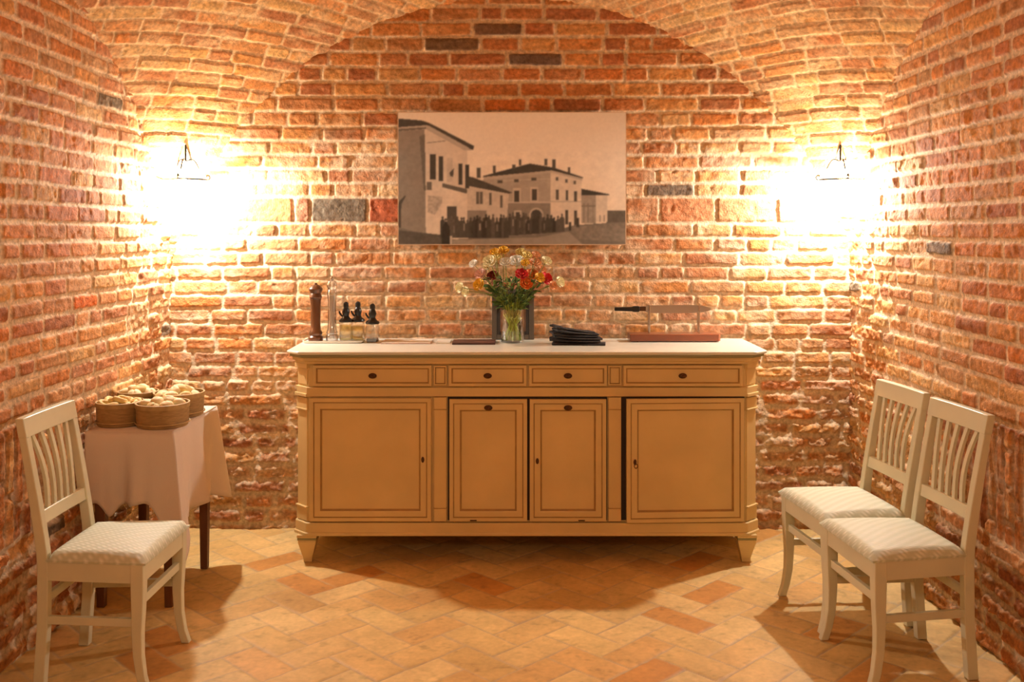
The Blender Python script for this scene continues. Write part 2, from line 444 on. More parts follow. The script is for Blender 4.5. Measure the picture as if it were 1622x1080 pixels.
a1, c1, k1 = vault('c', YC0, np.linspace(0, 2*PI, 320), np.linspace(.15, PI/2-.001, 80))
tag(gridmesh('ceiling', a1, c1, M['brick'], k1, flip=True), kind='structure')
U, V = np.meshgrid(np.arange(WL-.03, WR+.05, .03), np.arange(-.03, 2.95, .03), indexing='ij')
H, col, bid, prof = bricks(U, V, np.arange(-.1, 3.2, .075), 66)
tag(gridmesh('wall_front', np.stack([U, YF+H*.3, V], -1), col, M['brick'], None, flip=True), kind='structure')
# ---- floor: diagonal herringbone of terracotta tiles
xa = np.arange(WL-.02, WR+.02, .007); ya = axis(3.15, YB+.02, YF, .007, .06)
U, V = np.meshgrid(xa, ya, indexing='ij')
Wt = .142
wu = U+.004*vnoise(U*6, V*6, 2); wv = V+.004*vnoise(U*6, V*6, 3)
a = (wu+wv)/math.sqrt(2)/Wt+.3; b = (wv-wu)/math.sqrt(2)/Wt+.55
i, j = np.floor(a).astype(int), np.floor(b).astype(int)
m = (i-j) % 4
hz = m < 2
i0 = np.where(hz, i-m, i); j0 = np.where(hz, j, np.where(m == 3, j, j-1))
fa = (a-i0); fb = (b-j0)
la = np.where(hz, 2, 1); lb = np.where(hz, 1, 2)
d = np.minimum(np.minimum(fa, la-fa), np.minimum(fb, lb-fb))*Wt
d = d+.0035*fbm(U*28, V*28, 5, 4)
prof = sst(.0015, .006, d)
tid = (i0*7919+j0*104729) % 199999
hs = np.random.RandomState(5).rand(200000, 4)[tid]
TL = np.array([s2l(*c) for c in ((222,188,130),(214,180,120),(228,198,142),(212,172,108),(218,184,124),(208,158,98),(224,194,134),(214,176,116),(230,204,150),(204,146,88),(220,186,126),(212,168,106))])
TL = TL.mean(0)*.5+TL*.5
TL[9] = TL[9]*np.array([.92,.78,.6]); TL = TL*np.array([.97,.98,.92])
col = TL[(hs[...,0]*len(TL)).astype(int)]*(1+.14*(hs[...,1]-.5))[...,None]
col = col*(1+.20*fbm(U*7, V*7, 12, 4)+.12*fbm(U*40, V*40, 13, 3)-.22*sst(.25,.6,fbm(U*26, V*34, 15, 4)))[...,None]
gr = np.array([.50,.36,.20])[None,None,:]*(1+.2*fbm(U*10, V*10, 17, 3))[...,None]
col = gr*(1-prof[...,None])+col*prof[...,None]
Z = prof*.0040+(hs[...,2]-.5)*.0016*prof+.0010*fbm(U*9, V*9, 20, 3)+(hs[...,3]-.5)*.01*(fa/2-.5)*prof-.0047
Z = np.minimum(Z, 0.0002)
tag(gridmesh('floor', np.stack([U, V, Z], -1), col, M['floor'], None), kind='structure')

# ------------------------------------------------------------------ sideboard
SX, SY = .071, 4.64
sb = thing('sideboard', 'long cream painted wooden sideboard with four drawers and four doors against the back wall', 'sideboard', (SX, SY, 0))
HW = 1.10; CT = .062
def octa(hw, ct, y0, y1):
    return [(-hw+ct,y0),(hw-ct,y0),(hw,y0+ct),(hw,y1),(-hw,y1),(-hw,y0+ct)]
MC = [M['cream'], M['glaze'], M['dark'], M['shade_and_collar']]
b = MB()
b.prism(octa(HW,CT,.012,.50), .195, .955)                          # carcass
b.build('carcass', MC, sb, bevel=.002)
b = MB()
b.box((709-CX)*SY/FPX-SX, (962-CX)*SY/FPX-SX, .0095, .013, .204, .790); b.box((984.5-CX)*SY/FPX-SX, (1180-CX)*SY/FPX-SX, .0095, .013, .204, .790)  # dark sheets on the carcass front stand in for shade in the door gaps
b.build('door_gap_shade', M['dark'], sb, smooth=False)['label'] = 'dark sheet standing for shade in the gaps round the cupboard doors'
b = MB(); b.prism(octa(HW+.010,CT+.002,-.008,.50), .142, .196)
b.prism(octa(HW+.016,CT+.004,-.014,.50), .134, .150)
b.build('base_moulding', MC, sb, bevel=.004)
b = MB(); b.prism(octa(HW+.012,CT+.002,-.010,.505), .948, .962); b.prism(octa(HW+.022,CT+.004,-.020,.51), .962, .980)
b.prism(octa(HW+.034,CT+.006,-.032,.515), .980, .994, 3)  # olive strip painted as the shadow beneath the front of the top
b.build('cornice', MC, sb, bevel=.003)
b = MB(); b.prism(octa(HW+.005,CT,-.003,.50), .793, .836)
b.build('rail', MC, sb, bevel=.002)
b = MB()
b.prism(octa(1.146,.068,-.040,.535), .994, 1.010)
b.build('top', M['marble'], sb, bevel=.006)
def sx(px): return (px-CX)*SY/FPX-SX
def szz(py): return CH-(py-HY)*SY/FPX
DOORP = [(.0,0,0),(.003,-.002,0),(.018,-.002,0),(.0195,.0015,1),(.0225,.0015,1),(.024,-.001,0),(.047,-.001,0),(.050,.0,0),(.054,.008,1),(.058,.010,1),(.062,.010,0)]
DRWP = [(.0,0,0),(.003,-.002,0),(.013,-.002,0),(.016,.003,1),(.0195,.005,1),(.021,.005,0)]
def knob_plate(parent, x, y, z, lab='dark bronze oval pull'):
    k = MB()
    prof = [(.0001,0),(.018,0),(.019,-.002),(.015,-.005),(.007,-.007),(.007,-.012),(.011,-.015),(.011,-.019),(.006,-.023),(.0001,-.024)]
    rs = []
    for r, yy in prof: rs.append([(x+r*1.05*math.cos(2*PI*i/20), y+yy, z+r*.68*math.sin(2*PI*i/20)) for i in range(20)])
    k.rings(rs); o = k.build('knob', M['bronze'], parent); o['label'] = lab; return o
for x0, x1 in ((497,684),(711,834),(838,961),(987,1175)):
    d = MB().panel(sx(x0), sx(x1), .843, .942, DRWP, -.010, .024).build('drawer', MC, sb, smooth=False)
    knob_plate(d, (sx(x0)+sx(x1))/2, -.006, .892)
def keyhole(parent, x, y, z, T=None, key=False):
    k = MB(); rs = []
    for r, yy in ((.0001,0),(.009,0),(.0095,-.002),(.006,-.003),(.0001,-.0035)):
        rs.append([Vector((x+r*.8*math.cos(2*PI*i/16), y+yy, z+r*1.5*math.sin(2*PI*i/16))) for i in range(16)])
    if T: rs = [[T @ p for p in r] for r in rs]
    k.rings(rs); o = k.build('keyhole_plate', M['bronze'], parent); o['label'] = 'small bronze keyhole plate'
    if key:
        q = MB(); pts = [Vector((x, y-.002, z)), Vector((x, y-.02, z)), Vector((x, y-.026, z-.002))]
        ring = [Vector((x+.008*math.sin(a), y-.027, z-.012-.010*math.cos(a))) for a in [2*PI*i/14 for i in range(14)]]
        if T: pts = [T @ p for p in pts]; ring = [T @ p for p in ring]
        q.tube(pts, .0022, 8); q.tube(ring, .0022, 6, closed=True)
        q.build('key', M['bronze'], parent)
def hinge_slot(parent, x, z):
    k = MB().box(x-.016, x+.016, -.014, -.008, z-.003, z+.003).build('hinge_plate', M['dark'], parent, smooth=False); k['label'] = 'small dark metal catch'
DZ0, DZ1 = .203, .787
d = MB().panel(sx(491), sx(683), DZ0, .786, DOORP, -.010, .022).build('door', MC, sb, smooth=False)
keyhole(d, sx(670), -.0115, szz(727))
for x0, x1 in ((712,835),(839,960)):
    d = MB().panel(sx(x0), sx(x1), DZ0, .781, DOORP, -.012, .020).build('door', MC, sb, smooth=False)
    knob_plate(d, (sx(x0)+sx(x1))/2, -.014, .742)
    hinge_slot(d, sx(750 if x0 < 800 else 921), .209)
    if x0 > 800: keyhole(d, sx(851), -.0145, szz(729))
T = Matrix.Translation((sx(1178), -.010, 0)) @ Matrix.Rotation(math.radians(2.6), 4, 'Z') @ Matrix.Translation((-sx(1178), .010, 0))
d = MB().panel(sx(991), sx(1178), DZ0, .786, DOORP, -.012, .018, T).build('door', MC, sb, smooth=False); d['label'] = 'right door standing slightly ajar'
keyhole(d, sx(1004), -.0135, szz(729), T, key=True)
for x0, x1 in ((687,708),(963,984)):
    p = MB()
    p.panel(sx(x0), sx(x1), .846, .940, [(0,0,0),(.002,-.002,0),(.007,-.002,0),(.009,.002,1),(.011,.002,1),(.0125,-.003,0)], -.004, .02)
    p.panel(sx(x0)+.001, sx(x1)-.001, .203, .262, [(0,0,0),(.002,-.003,0)], -.008, .02)
    p.panel(sx(x0)+.001, sx(x1)-.001, .734, .790, [(0,0,0),(.002,-.003,0)], -.008, .02)
    p.box(sx(x0)+.003, sx(x1)-.003, -.006, .012, .262, .734)
    p.box(sx(x0)+.001, sx(x1)-.001, -.0065, .012, .262, .266, 1); p.box(sx(x0)+.001, sx(x1)-.001, -.0065, .012, .730, .734, 1)
    p.build('pilaster', MC, sb, smooth=False)
# canted corner pilasters
for s in (-1, 1):
    p = MB()
    cx, cy = s*(HW-CT/2), .012+CT/2
    T = Matrix.Translation((cx, cy, 0)) @ Matrix.Rotation(s*PI/4, 4, 'Z')
    w = CT*.7071
    for hw, th, z0, z1, mi in ((w-.004,.006,.27,.725,0),(w,.010,.20,.262,0),(w+.002,.016,.262,.270,0),(w,.010,.732,.785,0),(w+.003,.014,.725,.733,0),(w-.004,.006,.846,.940,0),(w+.006,.018,.790,.806,0),(w+.004,.014,.822,.838,0),(w-.001,.010,.806,.822,0),(w+.006,.016,.925,.950,0)):
        p.box(-hw, hw, -th, .004, z0, z1, mi, T)
    p.build('corner_pilaster', MC, sb, smooth=False, bevel=.002)
for fx, fy in ((-1.045,.045),(1.045,.045),(-1.045,.45),(1.045,.45)):
    f = MB()
    f.loft([(fx,fy,.136,.046,.046),(fx,fy,.124,.048,.048),(fx,fy,.120,.043,.043)], 0)
    f.loft([(fx,fy,.122,.045,.045),(fx,fy,.110,.045,.045)], 3)
    f.loft([(fx,fy,.112,.042,.042),(fx,fy,.100,.043,.043),(fx,fy,.020,.022,.022),(fx,fy,.0,.020,.020)], 0)
    f.build('foot', MC, sb, smooth=False, bevel=.002)

# ------------------------------------------------------------------ chairs
def lean(z): return .178+(.004*(.43-z)/.43 if z < .43 else .080*((z-.43)/.5)**1.15)
def make_chair(label):
    t = thing('dining_chair', label, 'chair', (0,0,0), 0, 'ivory dining chairs with slatted backs')
    ml = M['chair']
    for s in (-1, 1):
        l = MB()
        l.loft([(s*.194,-.160,.436,.021,.022),(s*.194,-.160,.36,.021,.022),(s*.193,-.159,.28,.0190,.020),(s*.193,-.157,.20,.0170,.0175),(s*.194,-.160,.12,.0155,.0160),(s*.197,-.171,.05,.0145,.0150),(s*.200,-.186,.0,.0145,.0150)])
        l.build('leg', ml, t, bevel=.003)
        l = MB()
        zs = [0,.1,.2,.3,.4,.46,.52,.6,.68,.76,.84,.90]
        l.loft([(s*(.172+.006*max(0,z-.43)), lean(z)+.012*max(0,(.2-z)/.2), z, .0165, .019 if z < .5 else .019-.006*(z-.5)/.4) for z in zs])
        l.build('leg', ml, t, bevel=.003)
    a = MB()
    a.box(-.176,.176,-.179,-.157,.370,.435); a.box(-.165,.165,.165,.187,.370,.435)
    for s in (-1, 1):
        a.rings([[(s*.212,-.155,z0),(s*.190,-.155,z0),(s*.190,-.155,z1),(s*.212,-.155,z1)] if k == 0 else [(s*.186,.175,z0),(s*.166,.175,z0),(s*.166,.175,z1),(s*.186,.175,z1)] for k, (z0,z1) in enumerate(((.370,.435),(.370,.435)))])
    a.build('seat_frame', ml, t, smooth=False, bevel=.002)
    # cushion
    c = MB(); n = 18; top = []; 
    def sp(i, j):
        u = i/n*2-1; v = j/n*2-1
        hw = .222-.030*(v+1)/2
        x = u*hw; y = -.194+(v+1)/2*.360
        e = max(abs(u), abs(v))
        k = 1-((abs(u)**5+abs(v)**5)**.2 if e > 0 else 0)
        dome = .030+.016*(1-u*u)*(1-v*v)
        z = .436+dome*min(1, max(0, 1-max(0,(e-.90)/.10)**2.2*.75))
        return (x*(1-.0*k), y, z)
    vs = [sp(i,j) for i in range(n+1) for j in range(n+1)]
    vb = [(x*.985, y*.985, .435) for x,y,z in vs]
    N = (n+1)**2; fs = []
    for i in range(n):
        for j in range(n):
            a0 = i*(n+1)+j; q = (a0, a0+n+1, a0+n+2, a0+1)
            fs.append(q); fs.append(tuple(N+k for k in q[::-1]))
    bd = [i*(n+1) for i in range(n+1)]+[n*(n+1)+j for j in range(1,n+1)]+[i*(n+1)+n for i in range(n-1,-1,-1)]+[j for j in range(n-1,0,-1)]
    for k in range(len(bd)):
        a0, b0 = bd[k], bd[(k+1)%len(bd)]; fs.append((a0, N+a0, N+b0, b0))
    c.add(vs+vb, fs); c.build('seat', M['seat'], t, ang=60)['label'] = 'pale green patterned upholstered seat'
    # stretchers
    def bar(p, q, w, h, name='stretcher'):
        p = Vector(p); q = Vector(q); d = (q-p).normalized(); sd = d.cross(Vector((0,0,1))).normalized()*w; u = Vector((0,0,h))
        MB().rings([[r-sd-u, r+sd-u, r+sd+u, r-sd+u] for r in (p, q)]).build(name, ml, t, smooth=False, bevel=.002)
    bar((-.180,-.159,.300),(.180,-.159,.300), .009, .015)
    bar((-.158,.180,.300),(.158,.180,.300), .009, .015)
    for s in (-1, 1): bar((s*.193,-.145,.232),(s*.173,.172,.232), .009, .014)
    # back rails and slats
    def rail(z0, z1, hw, th, name, bow=0):
        rs = []
        for k in range(9):
            x = -hw+2*hw*k/8; by = bow*(1-(x/hw)**2)
            y0, y1 = lean(z0)+by, lean(z1)+by
            rs.append([(x,y0-th,z0),(x,y0+th,z0),(x,y1+th,z1),(x,y1-th,z1)])
        MB().rings(rs).build(name, ml, t, bevel=.003)
    rail(.862,.930,.192,.015,'top_rail', .006)
    rail(.556,.602,.158,.011,'lower_rail', .004)
    for k in range(5):
        u = (k-2)/2
        secs = []
        for q in range(9):
            f = q/8; z = .598+(.868-.598)*f
            x = u*(.096+.030*(f**1.6))+.008*math.sin(f*PI)*(-u)
            secs.append((x, lean(z)+.004-.010*math.sin(f*PI), z, .0095, .006))
        MB().loft(secs).build('slat', ml, t)
    return t
ch = make_chair('ivory slat-back chair standing nearest the right edge, in front of its twin')
ch.location = (1.410, 3.605, 0); ch.rotation_euler = (0,0,-PI/2+math.radians(6))
dup(ch, (1.378, 4.065, 0), -PI/2+math.radians(7), 'ivory slat-back chair at the right wall, behind the nearer one and closer to the sideboard')
dup(ch, (-1.440, 3.563, 0), PI/2-math.radians(1), 'ivory slat-back chair by the left wall in front of the cloth-covered table')

# ------------------------------------------------------------------ side table, cloth, baskets
TX0, TX1, TY0, TY1, TZ = -1.770, -1.405, 4.06, 4.66, .742
tb = thing('side_table', 'small brown wooden table standing in the left corner under a pale cloth', 'table', ((TX0+TX1)/2, (TY0+TY1)/2, 0))
ox, oy = (TX0+TX1)/2, (TY0+TY1)/2
MB().box(TX0-ox+.006, TX1-ox-.006, TY0-oy+.006, TY1-oy-.006, .712, .738).build('tabletop', M['chestnut'], tb, smooth=False, bevel=.003)
MB().box(TX0-ox+.03, TX1-ox-.03, TY0-oy+.03, TY1-oy-.03, .63, .712).build('apron', M['chestnut'], tb, smooth=False)
for lx in (TX0-ox+.045, TX1-ox-.035):
    for ly in (TY0-oy+.055, TY1-oy-.075):
        MB().loft([(lx,ly,.712,.023,.023),(lx,ly,.60,.023,.023),(lx,ly,0,.016,.016)]).build('leg', M['chestnut'], tb, smooth=False, bevel=.002)
def cloth():
    b = MB(); per = []
    nx, ny = 40, 60; r = .012
    cs = [(TX0,TY0),(TX1,TY0),(TX1,TY1),(TX0,TY1)]
    NS_ = [(0,-1),(1,0),(0,1),(-1,0)]
    # perimeter points with outward normals; side index and position along it
    for k in range(4):
        p = Vector(cs[k]); q = Vector(cs[(k+1)%4]); n = nx if k % 2 == 0 else ny
        for i in range(n):
            f = i/n; per.append((p.lerp(q, f), k, f))
    Np = len(per); K = 18; rings_ = []
    def corner(k, f):   # closeness to a corner and which one
        L = (TX1-TX0) if k % 2 == 0 else (TY1-TY0)
        d0, d1 = f*L, (1-f)*L
        return (k, math.exp(-(d0/.055)**2)) if d0 < d1 else ((k+1)%4, math.exp(-(d1/.055)**2))
    dropc = [.30,.52,.44,.30]
    for m_ in range(K+1):
        g = m_/K; ring = []
        for p, k, f in per:
            n = Vector(NS_[k]); ci, cw = corner(k, f)
            dg = Vector({0:(-.7,-.7),1:(.75,-.55),2:(.8,.5),3:(-.7,.7)}[ci]); 
            nn = (n*(1-cw)+dg*cw)
            base = [.285,.375,.34,.30][k]
            if k == 0: base = .285+.07*math.exp(-((f-.28)/.10)**2)-.01*math.sin(f*9)
            if k == 1: base = .385+.015*math.sin(f*8)
            drop = base*(1-cw)+dropc[ci]*cw
            if k == 0: fold = .022*math.sin(f*11+.8)+.012*math.sin(f*25)
            elif k == 1: fold = .026*math.sin(f*12+1.2)+.013*math.sin(f*27+.5)
            else: fold = .006*math.sin(f*20)
            fl = (.016+fold)*(1-cw)+[.02,.085,.070,.02][ci]*cw
            if k == 3 or (ci in (0,3) and cw > .01): fl = min(fl, .012)
            if ci in (0,3) : nn = Vector((nn.x*.3, nn.y))
            z = TZ+.002-drop*g if g > 0 else TZ+.002
            out = .006*min(1,g*8)+fl*(g**1.15)
            x = p.x+nn.x*out; y = p.y+nn.y*out
            x = max(x, WL+.035)
            ring.append((x, y, z if g else TZ+.002))
        rings_.append(ring)
    b.rings(rings_, cap=False)
    top = [(p.x,p.y,TZ+.002) for p,_,_ in per]
    b.add(top, [tuple(range(Np))])
    o = b.build('tablecloth', M['cloth'], None, ang=180)
    sol = o.modifiers.new('thick','SOLIDIFY'); sol.thickness = .0018; sol.offset = 1
    return o
tag(cloth(), 'pale linen tablecloth draped over the small table in the left corner', 'tablecloth')
TT = TZ+.0045
def basket(x, y, r, h, label, proto=None):
    t = thing('round_basket', label, 'basket', (x, y, TT), 0, 'round wooden baskets on the cloth-covered table')
    b = MB(); n = 40
    b.lathe([(.001,.0),(r*.92,0),(r*.97,.004),(r,h*.5),(r*1.01,h),(r*.975,h),(r*.965,h*.5),(r*.93,.010),(r*.90,.007),(.001,.007)], n, cap=False)
    b.build('basket_wall', M['basket'], t)
    q = MB(); q.lathe([(r*.985,h*.80),(r*1.035,h*.81),(r*1.04,h*1.0),(r*1.0,h*1.012),(r*.97,h*1.0)], n, cap=False)
    q.tube([(r*1.03*math.cos(a), r*1.03*math.sin(a), h*.18) for a in [2*PI*i/n for i in range(n)]], .003, 6, closed=True)
    q.build('hoop', M['rim'], t)
    return t
bk = [(-1.494,4.185,.108,.100,'round wooden basket of bread at the front of the cloth-covered table, right of its neighbour'),
      (-1.688,4.215,.096,.100,'round wooden basket of bread at the front left of the cloth-covered table'),
      (-1.505,4.425,.108,.105,'round wooden basket of bread at the rear right of the cloth-covered table, nearest the sideboard'),
      (-1.700,4.450,.086,.105,'round wooden basket of bread at the rear left of the cloth-covered table')]
def roll_mesh(seed, ring=False):
    rg = random.Random(seed); b = MB(); n = 14; rs = []
    if ring:
        for i in range(16):
            a = 2*PI*i/16; R = .022+.001*math.sin(3*a+seed)
            c = Vector((R*math.cos(a), R*math.sin(a), 0)); o = c.normalized()
            rs.append([c+o*(.011*math.cos(2*PI*j/9))+Vector((0,0,.0115*math.sin(2*PI*j/9))) for j in range(9)])
        b.rings(rs, closed=True)
    else:
        ph = rg.random()*6
        for i in range(10):
            th = PI*(i+.01)/9.02; rr = []
            for j in range(n):
                a = 2*PI*j/n
                r = .031*(1+.10*math.sin(2*a+ph)+.05*math.sin(5*a+ph*2)); zz = .024*math.cos(th)
                if i < 4 and abs(math.sin(a+ph)) < .3: zz -= .005
                rr.append((r*math.sin(th)*math.cos(a)*1.15, r*math.sin(th)*math.sin(a), zz))
            rs.append(rr)
        b.rings(rs)
    return b
rolls = [roll_mesh(s).build('bread_roll', M['bread' if s % 2 else 'bread2'], None, ang=180) for s in range(3)]
ringr = roll_mesh(9, True).build('bread_ring', M['bread'], None, ang=180)
where = ['in the front right basket', 'in the front left basket', 'in the rear right basket', 'in the rear left basket']
grp = ['bread rolls in the front right basket', 'small bread rings in the front left basket', 'bread rolls in the rear right basket', 'bread rolls in the rear left basket']
first = set()
for bi, (x, y, r, h, lab) in enumerate(bk):
    basket(x, y, r, h, lab)
    rg = random.Random(40+bi)
    n = [9,13,9,7][bi]
    for k in range(n):
        src = ringr if bi == 1 else rolls[(k+bi) % 3]
        if k < n-3: a = 2*PI*k/(n-3)+rg.random()*.3; rad = r*(.60 if bi != 1 else .66); zz = h*.86
        else: a = 2*PI*k/3+bi; rad = r*.20; zz = h*1.04
        if src.name in first: o = src.copy(); C.objects.link(o)
        else: o = src; first.add(src.name)
        o.location = (x+rad*math.cos(a), y+rad*math.sin(a), TT+zz+rg.uniform(-.004,.006))
        o.rotation_euler = (rg.uniform(-.5,.5), rg.uniform(-.5,.5), rg.random()*6)
        if bi == 1: tag(o, 'small golden bread ring '+where[bi]+' on the cloth-covered table', 'bread', grp[bi])
        else: tag(o, 'small pale bread roll '+where[bi]+' on the cloth-covered table', 'bread', grp[bi])

# ------------------------------------------------------------------ wall print
cw, chh = 1.203, .700
cv = thing('wall_print', 'unframed sepia photograph of old town houses and a crowd, hung on the back wall', 'picture', (0, 5.150, 1.503))
MB().box(-cw/2, cw/2, 0, .022, 0, chh).build('stretched_edge', M['canvas_edge'], cv, smooth=False)
nx, nz = 440, 256
gx, gz = np.meshgrid(np.linspace(0,1,nx), np.linspace(0,1,nz), indexing='ij')
PXc = 50+gx*(1590-50); PYc = 920-gz*(920-38)
img = np.zeros((nx,nz,3)); 
def g(v, w=0):  # sepia ramp
    return np.array(s2l(v, v*.845, v*.68))
img[:] = g(226)
img *= (1-.10*sst(500, 38, PYc)*sst(900,1500,PXc)-.04*(1-gx))[...,None]
def poly(pts, v, nz_=.0, sc_=.05):
    global img
    inside = np.zeros(PXc.shape, bool); n = len(pts)
    for k in range(n):
        x1,y1 = pts[k]; x2,y2 = pts[(k+1)%n]
        if y1 == y2: continue
        cnd = ((PYc < y1) != (PYc < y2)) & (PXc < (x2-x1)*(PYc-y1)/(y2-y1)+x1)
        inside ^= cnd
    c = np.broadcast_to(g(v), img.shape)
    if nz_: c = c*(1+nz_*fbm(PXc*sc_, PYc*sc_, len(pts)+int(v), 3))[...,None]
    img = np.where(inside[...,None], c, img)
R4 = lambda x0,y0,x1,y1: [(x0,y0),(x1,y0),(x1,y1),(x0,y1)]
# far right shed
poly([(1455,690),(1590,690),(1590,775),(1455,775)], 92, .3)
poly([(1285,590),(1385,590),(1385,775),(1285,775)], 150, .2); poly([(1385,585),(1462,585),(1462,765),(1385,765)], 205, .1)
poly([(1285,545),(1345,556),(1475,582),(1475,590),(1285,590)], 62)
for x in (1300,1330,1362): poly(R4(x,640,x+6,770), 118)
poly(R4(1285,655,1385,665), 120)
for x in (1408,1438): poly(R4(x,720,x+8,765), 120)
# big palazzo
poly([(640,470),(1080,430),(1080,640),(1080,860),(560,860),(560,560)], 158, .10)
poly([(1080,425),(1290,482),(1280,800),(1080,830)], 205, .10)
poly([(640,640),(1080,640),(1080,860),(640,860)], 128, .15)
poly([(620,462),(940,378),(1100,405),(1300,470),(1290,486),(1090,428),(640,474)], 66, .2)
poly([(620,470),(1085,425),(1085,440),(640,486)], 170)
poly([(1085,425),(1295,478),(1292,492),(1085,440)], 178)
poly([(740,490),(1085,478),(1085,484),(740,496)], 175)
poly(R4(790,632,1080,642), 180); poly(R4(1080,628,1285,634), 170)
for x, y, w, h in ((690,392,22,50),(820,386,24,26),(864,352,20,42),(1036,346,24,48),(1090,350,24,62),(1196,402,16,38),(582,405,28,70)): poly(R4(x,y,x+w,y+h), 84, .2)
for x, y in ((740,500),(850,492),(968,482)): poly(R4(x-17,y-11,x+17,y+11), 80)
for x, y in ((1122,482),(1188,494),(1244,506)): poly(R4(x-9,y-12,x+9,y+12), 92)
for x, y in ((852,597),(970,588)):
    poly(R4(x-26,y-55,x+26,y+45), 182); poly(R4(x-17,y-40,x+17,y+38), 66, .2)
for x, y in ((1125,586),(1190,592),(1248,598)): poly(R4(x-10,y-36,x+10,y+34), 82, .2)
for x, y in ((1190,735),(1250,740)): poly(R4(x-12,y-50,x+10,y+50), 72, .2)
poly(R4(835,690,882,800), 178); poly(R4(845,700,872,800), 70)
a_ = [(940+44+ -48*math.cos(t), 720-48*math.sin(t)) for t in [PI*i/12 for i in range(13)]]
poly(a_+[(1032,830),(936,830)], 175); a_ = [(984-38*math.cos(t), 722-38*math.sin(t)) for t in [PI*i/12 for i in range(13)]]
poly(a_+[(1022,830),(946,830)], 66)
# middle low house
poly([(520,520),(800,572),(775,860),(520,860)], 188, .15)
poly([(520,690),(650,690),(640,860),(520,860)], 130, .2)
poly([(520,462),(560,470),(825,572),(800,580),(520,528)], 72, .25)
for x, y in ((588,606),(612,606),(674,614),(748,630)): poly(R4(x-10,y-42,x+10,y+42), 92, .2)
# left tall house
poly([(50,150),(232,150),(240,850),(50,860)], 128, .14)
poly([(232,150),(520,290),(520,860),(240,850)], 198, .08)
poly([(350,540),(520,575),(520,860),(340,860)], 206, .08)
poly([(196,200),(234,185),(240,560),(226,560)], 100, .3, .2)
poly([(50,80),(210,92),(262,108),(566,262),(560,290),(500,278),(262,130),(50,140)], 70, .25)
poly([(50,140),(240,126),(262,130),(520,270),(550,292),(500,292),(240,152),(50,165)], 168, .08)
poly([(50,150),(240,138),(240,150),(50,165)], 96)
poly([(244,240),(372,226),(372,232),(244,246)], 120)
for x0, y0, x1, y1 in ((264,318,308,486),(326,330,358,496),(458,380,486,520),(506,386,534,545)): poly(R4(x0,y0,x1,y1), 66, .2)
poly(R4(380,340,420,500), 182, .15, .1); poly([(398,440),(430,410),(424,470),(404,462)], 82)
poly([(350,508),(518,548),(516,580),(350,536)], 96, .2); poly(R4(245,500,280,555), 100, .2)
poly(R4(380,664,448,790), 74, .25)
poly([(250,590),(350,600),(350,640),(300,720),(250,700)], 165, .35, .08)
poly([(50,640),(100,590),(105,596),(75,650),(72,820),(50,820)], 70)
# ground and road
poly([(50,800),(250,850),(430,880),(1000,850),(1250,785),(1590,765),(1590,920),(50,920)], 112, .18, .04)
poly([(420,886),(1000,868),(1200,830),(1300,920),(420,920)], 142, .12, .03)
poly([(1200,800),(1590,770),(1590,900),(1260,880)], 122, .35, .06)
poly([(50,820),(340,850),(400,920),(50,920)], 82, .3, .05)
# crowd
rg = random.Random(3)
xq = 352
while xq < 1170:
    fh = 716+rg.uniform(-14,22)+(18 if xq < 560 else 0); wd = rg.uniform(12,20); bt = 858-(xq-800)*.07 if xq > 800 else 872
    tone = rg.choice((50,58,66,74,84)); 
    poly([(xq-wd,bt),(xq-wd*.95,fh+34),(xq-wd*.5,fh+20),(xq+wd*.5,fh+20),(xq+wd*.95,fh+34),(xq+wd,bt)], tone, .25, .1)
    hd = [(xq+8*math.cos(t), fh+10+11*math.sin(t)) for t in [2*PI*i/10 for i in range(10)]]
    poly(hd, tone+6)
    if rg.random() < .35: poly(R4(xq-3,fh+45,xq+5,fh+90), rg.choice((110,140)), .2)
    xq += rg.uniform(15,27)
for xq, bt in ((1212,825),(1262,800)): poly(R4(xq-9,bt-60,xq+9,bt), 62, .2)
poly([(345,920),(350,800),(375,760),(400,800),(405,920)], 48, .2); poly(R4(404,860,418,915), 190)
img = img*(1+.06*fbm(PXc*.09, PYc*.09, 44, 3))[...,None]
for _ in range(2):
    img[1:-1] = (img[:-2]+2*img[1:-1]+img[2:])/4; img[:,1:-1] = (img[:,:-2]+2*img[:,1:-1]+img[:,2:])/4
img = img*(1+.10*fbm(PXc*.022, PYc*.03, 71, 4)*(PYc > 300))[...,None]*np.array([1.0,1.27,1.68])*1.15+np.array([.012,.011,.008])
edge = sst(0, .006, np.minimum(gx, 1-gx))*sst(0,.01,np.minimum(gz,1-gz))
img = img*edge[...,None]+g(214)*(1-edge[...,None])
o = gridmesh('printed_face', np.stack([-cw/2+gx*cw, np.full_like(gx,-.001), gz*chh], -1), img, M['print'], None, flip=False)
o.parent = cv

# ------------------------------------------------------------------ things on the sideboard
SZ = 1.0105
def on(px, py):  # point on the top surface
    D = (CH-SZ)*FPX/(py-HY); return (px-CX)*D/FPX, D
# ceramic tray
x, y = on(531, 540.5)
MB().lathe([(.001,0),(.148,0),(.153,.004),(.155,.012),(.150,.012),(.147,.006),(.001,.006)], 40, sq=7, cap=False).build('tray', M['white'], None)
tr = bpy.data.objects['tray']; tr.location = (x, 5.0, SZ); tr.scale = (1,.42,1)
tag(tr, 'flat white tray under the mills and cruets at the left end of the sideboard', 'tray')
TZ2 = SZ+.0065
